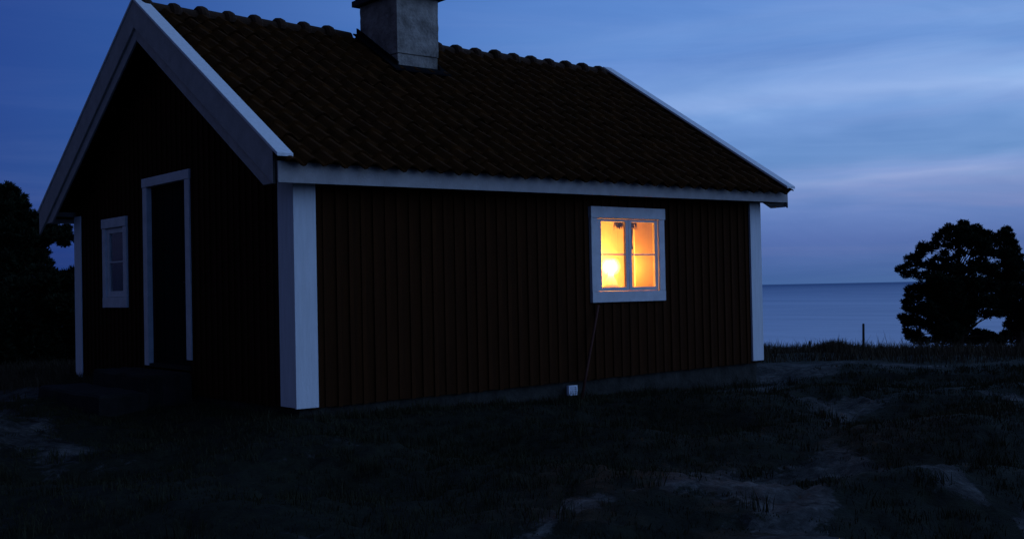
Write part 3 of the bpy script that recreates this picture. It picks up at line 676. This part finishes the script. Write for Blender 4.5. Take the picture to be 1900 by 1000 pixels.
# ------------------------------------------------------------------ trees
def at(px_, py_, D):
    a, b_ = px_-950, py_-500; u = a*cr-b_*sr; w_ = a*sr+b_*cr
    d = fw+u/FPX*rt-w_/FPX*up; d /= math.hypot(d.x, d.y); return CAM+d*D
def pine(name, label, blobs, D, base, seed, dens=1.0, spread=1.0, group=None, trunk_top=None):
    """blobs: crown clumps (x, y, radius in photo pixels) set out round a trunk; each gets its own depth"""
    rnd = random.Random(seed); root = empty(name, label, 'tree', group)
    B = at(*base, D); B.z = ground_z(B.x, B.y)-.05
    dirc = Vector((B.x-CAM.x, B.y-CAM.y, 0)).normalized(); mpp = D/FPX
    cent = []
    for (x_, y_, r_) in blobs:
        Wd = max(20, r_)
        for rep in range(3 if r_ > 14 else 1):
            h = abs(x_-base[0]); dep = rnd.uniform(-1, 1)*mpp*95*spread
            if rep == 0: dep *= .4
            c0 = at(x_+rnd.uniform(-.25, .25)*r_*(rep > 0), y_+rnd.uniform(-.25, .25)*r_*(rep > 0), D)
            k_ = (D+dep)/D; c0 = CAM+(c0-CAM)*k_
            cent.append((c0, r_*mpp*k_*(.85 if rep else 1)))
    tt = at(*(trunk_top or (base[0]+4, min(b_[1] for b_ in blobs)+22)), D)
    tb_ = MB(); pts = []
    for i in range(9):
        f_ = i/8; q = B.lerp(tt, f_)+Vector((.12*noise.noise(Vector((f_*3, seed, 0))), .12*noise.noise(Vector((f_*3, 0, seed))), 0))*(1 if 0 < i else 0); pts.append(q)
    r0 = max(.10, (tt.z-B.z)*.035)
    tb_.tube(pts, [r0*(1.25-1.05*i/8) for i in range(9)], 10)
    lm = MB()
    for (c0, r_) in cent:
        f_ = max(.12, min(.97, (c0.z-B.z)/(tt.z-B.z)*.85-.06+rnd.uniform(-.22, .10))); f_ = max(.08, f_); i = int(f_*8)
        if rnd.random() < .4: continue
        i = int(f_*8); s_ = pts[i].lerp(pts[min(8, i+1)], f_*8-i)
        mid = s_.lerp(c0, .5)+Vector((rnd.uniform(-.1, .1), rnd.uniform(-.1, .1), rnd.uniform(-.02, .18)))
        rr = max(.012, r0*.32*(1-f_*.6)); lm.tube([s_, mid, c0], [rr, rr*.6, rr*.25], 5, cap=False)
        for q in range(4):
            e = c0+Vector((rnd.gauss(0, 1), rnd.gauss(0, 1), rnd.gauss(0, .8))).normalized()*r_*.85
            lm.tube([mid.lerp(c0, .7), e], [rr*.3, rr*.1], 4, cap=False)
    tk = tb_.build('trunk', M['bark'], root, smooth=True, fix=False); lm.build('limbs', M['bark'], root, smooth=True, fix=False)
    # needles: tufts of slim blades spread through each clump
    V = []; F = []
    for (c0, r_) in cent:
        nt_ = int(dens*(60+ (r_/.16)**2*85)); nt_ = min(nt_, 2000)
        for q in range(nt_):
            d = Vector((rnd.gauss(0, 1), rnd.gauss(0, 1), rnd.gauss(0, .8))).normalized()
            lump = 1+.35*noise.noise(d*2.2+c0*3)
            p0 = c0+Vector((d.x, d.y, d.z*.8))*r_*lump*(rnd.random()**.45)
            ld = (d*.7+Vector((0, 0, .45))+Vector((rnd.uniform(-.5, .5), rnd.uniform(-.5, .5), rnd.uniform(-.3, .3)))).normalized()
            for bl in range(3):
                e = (ld+Vector((rnd.uniform(-.8, .8), rnd.uniform(-.8, .8), rnd.uniform(-.6, .6)))).normalized()*rnd.uniform(.05, .105)*1.15
                s_ = e.cross(Vector((rnd.uniform(-1, 1), rnd.uniform(-1, 1), rnd.uniform(-1, 1)))).normalized()*rnd.uniform(.012, .026)
                b_ = len(V); V += [tuple(p0-s_), tuple(p0+s_), tuple(p0+e+s_*.3), tuple(p0+e-s_*.3)]; F.append((b_, b_+1, b_+2, b_+3))
    me = bpy.data.meshes.new('crown'); me.from_pydata(V, [], F); me.materials.append(M['needle']); co = bpy.data.objects.new('crown', me); COL.objects.link(co); co.parent = root
    settle(root, B)
    return root
T1 = [(1672,500,9),(1680,510,7),(1686,493,7),(1687,480,8),(1700,477,10),(1694,507,9),(1705,492,9),(1712,458,10),(1722,462,11),(1708,470,9),(1735,455,10),(1745,440,12),(1752,430,9),
      (1762,425,11),(1772,438,14),(1787,416,9),(1785,430,15),(1798,428,12),(1812,425,9),(1820,434,11),(1800,448,18),(1825,450,15),(1765,455,13),(1752,470,7),(1782,470,9),(1812,470,13),(1832,470,14),
      (1835,436,8),(1725,490,10),(1735,500,14),(1755,498,14),(1775,500,15),(1795,503,14),(1815,498,13),(1835,500,15),(1715,512,11),(1740,520,18),(1770,525,22),(1800,530,22),(1830,530,20),
      (1690,537,10),(1705,535,12),(1722,540,16),(1745,550,22),(1775,558,24),(1805,562,22),(1832,560,16),(1687,549,8),(1698,556,12),(1682,562,8),(1684,572,8),(1700,575,14),(1720,575,18),(1745,585,20),
      (1770,592,22),(1795,590,16),(1676,589,8),(1681,600,8),(1690,592,12),(1705,600,14),(1722,604,13),(1684,615,8),(1690,625,9),(1700,620,10),(1745,612,18),(1768,616,18),(1790,612,14),(1740,630,13),(1762,632,14),(1785,628,13),
      (1712,632,10),(1700,632,8),(1812,618,9),(1828,620,8),(1802,632,12),(1820,632,12),(1840,626,11),(1855,634,12),(1865,622,9),(1845,640,9),(1830,583,10),(1850,580,8),(1790,600,12),(1753,482,8),(1772,478,7),(1803,488,8),(1738,480,7),(1822,484,8)]
pine('pine_tree', 'broad dark pine on the crest against the sea, left of the right-edge pine', T1, 44, (1778, 646), 11, spread=.95, group='pines on the crest by the sea')
T2 = [(1868,427,8),(1860,433,9),(1872,438,9),(1850,440,9),(1845,450,10),(1866,452,14),(1880,450,8),(1882,463,10),(1868,472,16),(1850,470,12),(1888,478,10),(1892,490,10),(1878,492,16),(1858,495,14),
      (1845,512,12),(1868,515,18),(1890,512,12),(1898,498,8),(1905,520,14),(1850,532,14),(1875,540,20),(1900,545,18),(1856,552,14),(1846,568,12),(1870,568,18),(1895,572,18),(1920,560,16),(1858,583,9),(1880,592,12),
      (1902,595,13),(1872,603,9),(1885,612,11),(1868,618,7),(1905,615,13),(1925,600,16),(1930,540,16),(1935,575,18),(1860,626,7),(1880,628,12),(1900,632,12),(1915,505,12),(1918,488,9)]
pine('pine_tree', 'dark pine cut off by the right edge of the view, behind the broad pine', T2, 49, (1893, 645), 23, spread=.8, trunk_top=(1878, 475), group='pines on the crest by the sea')
T3 = [(12,350,10),(22,358,11),(5,365,14),(38,370,9),(30,380,15),(48,382,6),(8,388,18),(20,405,20),(45,400,11),(60,402,10),(72,405,8),(50,415,14),(68,415,12),(85,420,9),(30,425,18),(5,425,20),(-20,370,20),(-25,400,24),
      (98,425,9),(112,428,9),(122,434,8),(128,442,7),(92,436,10),(110,442,9),(75,435,13),(125,424,6),(118,452,7),(50,440,18),(20,450,22),(85,450,9),(70,458,12),(40,470,18),(10,480,22),(-30,440,24),(-30,490,26),
      (75,475,10),(62,490,16),(88,490,9),(84,470,6),(30,505,22),(0,520,24)]
pine('pine_tree', 'tall dark pine at the left edge with branches reaching behind the roof end', T3, 26, (18, 690), 31, spread=.7, group='dark trees behind the cabin on the left')
T4 = [(70,505,14),(88,505,11),(100,512,10),(112,520,9),(122,512,7),(126,522,9),(136,505,6),(138,520,8),(90,525,18),(115,535,16),(135,538,14),(60,530,20),(30,535,22),(75,555,24),(105,560,22),(130,562,18),(150,552,14),(40,570,24),(10,565,24),(85,590,24),
      (115,590,22),(140,595,18),(55,600,24),(25,605,24),(0,610,24),(90,622,24),(125,625,22),(145,630,14),(60,635,24),(25,640,24),(-5,645,24),(95,655,22),(125,655,20),(55,665,22),(20,668,22),(145,660,16),(-10,675,20),(5,598,30),(8,560,28),(25,590,26),(85,680,18),(115,682,16),(140,680,14),(35,685,16),(160,600,16),(165,640,16)]
pine('spruce_thicket', 'low dense dark conifer filling the gap below the tall pine at left', T4, 23, (92, 700), 47, spread=.6, group='dark trees behind the cabin on the left')

# ------------------------------------------------------------------ posts on the crest
for px_, pyt, pyb, D, rr, lb in ((1602, 600, 648, 30, .030, 'taller thin dark post standing in the crest grass before the sea'), (1502, 632, 655, 27, .022, 'short thin dark stake in the crest grass near the cabin')):
    t_ = at(px_, pyt, D); b_ = at(px_, pyb, D); gz = ground_z(b_.x, b_.y)-.1; b = MB()
    b.tube([(b_.x, b_.y, gz), (b_.x*.5+t_.x*.5, b_.y*.5+t_.y*.5, (gz+t_.z)/2), (t_.x, t_.y, t_.z-.02), (t_.x, t_.y, t_.z)], [rr*1.05, rr, rr*.95, rr*.5], 8)
    o = b.build('post', M['post'], None, smooth=True); tag(o, lb, 'post')

# ------------------------------------------------------------------ grass
def grass(name, spots, label, material, seed):
    rnd = random.Random(seed); V = []; F = []
    for (x_, y_, h, n, w_, sp) in spots:
        z_ = ground_z(x_, y_)-.012
        for k in range(n):
            bx, by = x_+rnd.gauss(0, sp), y_+rnd.gauss(0, sp); a = rnd.uniform(0, 6.283); hh = h*rnd.uniform(.45, 1.1)
            lx, ly = rnd.gauss(0, .28)*hh, rnd.gauss(0, .28)*hh; sx, sy = math.cos(a)*w_, math.sin(a)*w_
            b_ = len(V)
            V += [(bx-sx, by-sy, z_), (bx+sx, by+sy, z_), (bx+lx*.4+sx*.8, by+ly*.4+sy*.8, z_+hh*.55), (bx+lx*.4-sx*.8, by+ly*.4-sy*.8, z_+hh*.55), (bx+lx, by+ly, z_+hh)]
            F += [(b_, b_+1, b_+2, b_+3), (b_+3, b_+2, b_+4)]
    me = bpy.data.meshes.new(name); me.from_pydata(V, [], F); me.materials.append(material)
    o = bpy.data.objects.new(name, me); COL.objects.link(o); return tag(o, label, 'grass', kind='stuff')
rnd = random.Random(77); sp = []
while len(sp) < 5200:
    a = R(rnd.uniform(10, 70)); D = 3.5+rnd.random()**.7*14.3; x_, y_ = CAM.x+math.sin(a)*D, CAM.y+math.cos(a)*D
    if -.1 < x_ < L+.1 and -.06 < y_ < WD+.1: continue
    if -1.3 < x_ < 0 and 2.2 < y_ < 4.5: continue
    v_ = veg(x_, y_)
    if rnd.random() > v_*1.1-.25: continue
    sp.append((x_, y_, rnd.uniform(.02, .065)*(.6+.6*v_)*(.6+.03*D), 16, .0016+.00022*D, .06))
for k in range(520):
    a = R(rnd.uniform(10, 70)); D = 4.5+rnd.random()**.7*13; x_, y_ = CAM.x+math.sin(a)*D, CAM.y+math.cos(a)*D
    if (-.1 < x_ < L+.1 and -.06 < y_ < WD+.1) or (-1.3 < x_ < 0 and 2.2 < y_ < 4.5) or veg(x_, y_) < .4: continue
    sp.append((x_, y_, rnd.uniform(.07, .17), 34, .0016+.0002*D, .055))
grass('grass', sp, 'low dark grass and heather growing in patches on the rock', M['grass'], 1)
sp = []
for k in range(620):       # ragged tufts along the foot of the long wall and gable
    if k % 3: x_, y_ = rnd.uniform(.2, 7.5), rnd.uniform(-.30, -.05)
    else: x_, y_ = rnd.uniform(-.35, -.05), rnd.choice((rnd.uniform(.1, 2.2), rnd.uniform(4.5, 6.6)))
    sp.append((x_, y_, rnd.uniform(.05, .13)*(.5+1.1*abs(noise.noise(Vector((x_*1.7, y_*1.7, 2))))*2), 11, .003, .05))
grass('wall_grass', sp, 'ragged grass along the foot of the cabin wall', M['grass'], 2)
sp = []
for k in range(4200):      # grass belt beyond the rock crest, on the right
    a = R(rnd.uniform(50, 70)); D = rnd.uniform(18.6, 46)**1.0; x_, y_ = CAM.x+math.sin(a)*D, CAM.y+math.cos(a)*D
    n_ = noise.noise(Vector((x_*.5, y_*.5, 1)))
    sp.append((x_, y_, rnd.uniform(.06, .24)*max(.25, 1+1.6*n_)*(1 if D < 24 else 1.2), 9, .002+.00018*D, .12))
for k in range(420):       # one taller tussock left of the post
    p_ = at(1548+rnd.gauss(0, 22), 655, 24+rnd.uniform(-1, 1)); sp.append((p_.x, p_.y, .36*math.exp(-((pix((p_.x, p_.y, -.2))[0]-1548)/38)**2)*rnd.uniform(.6, 1), 12, .008, .08))
grass('crest_grass', sp, 'dry ragged grass on the crest between the rock and the sea', M['drygrass'], 3)
sp = []
for k in range(1400):
    a = R(rnd.uniform(11, 22)); D = rnd.uniform(16.3, 24); x_, y_ = CAM.x+math.sin(a)*D, CAM.y+math.cos(a)*D
    if x_ > -.1 and y_ < WD+.1: continue
    sp.append((x_, y_, rnd.uniform(.10, .24), 12, .007, .10))
grass('verge_grass', sp, 'pale rough grass before the dark trees at left', M['drygrass'], 4)
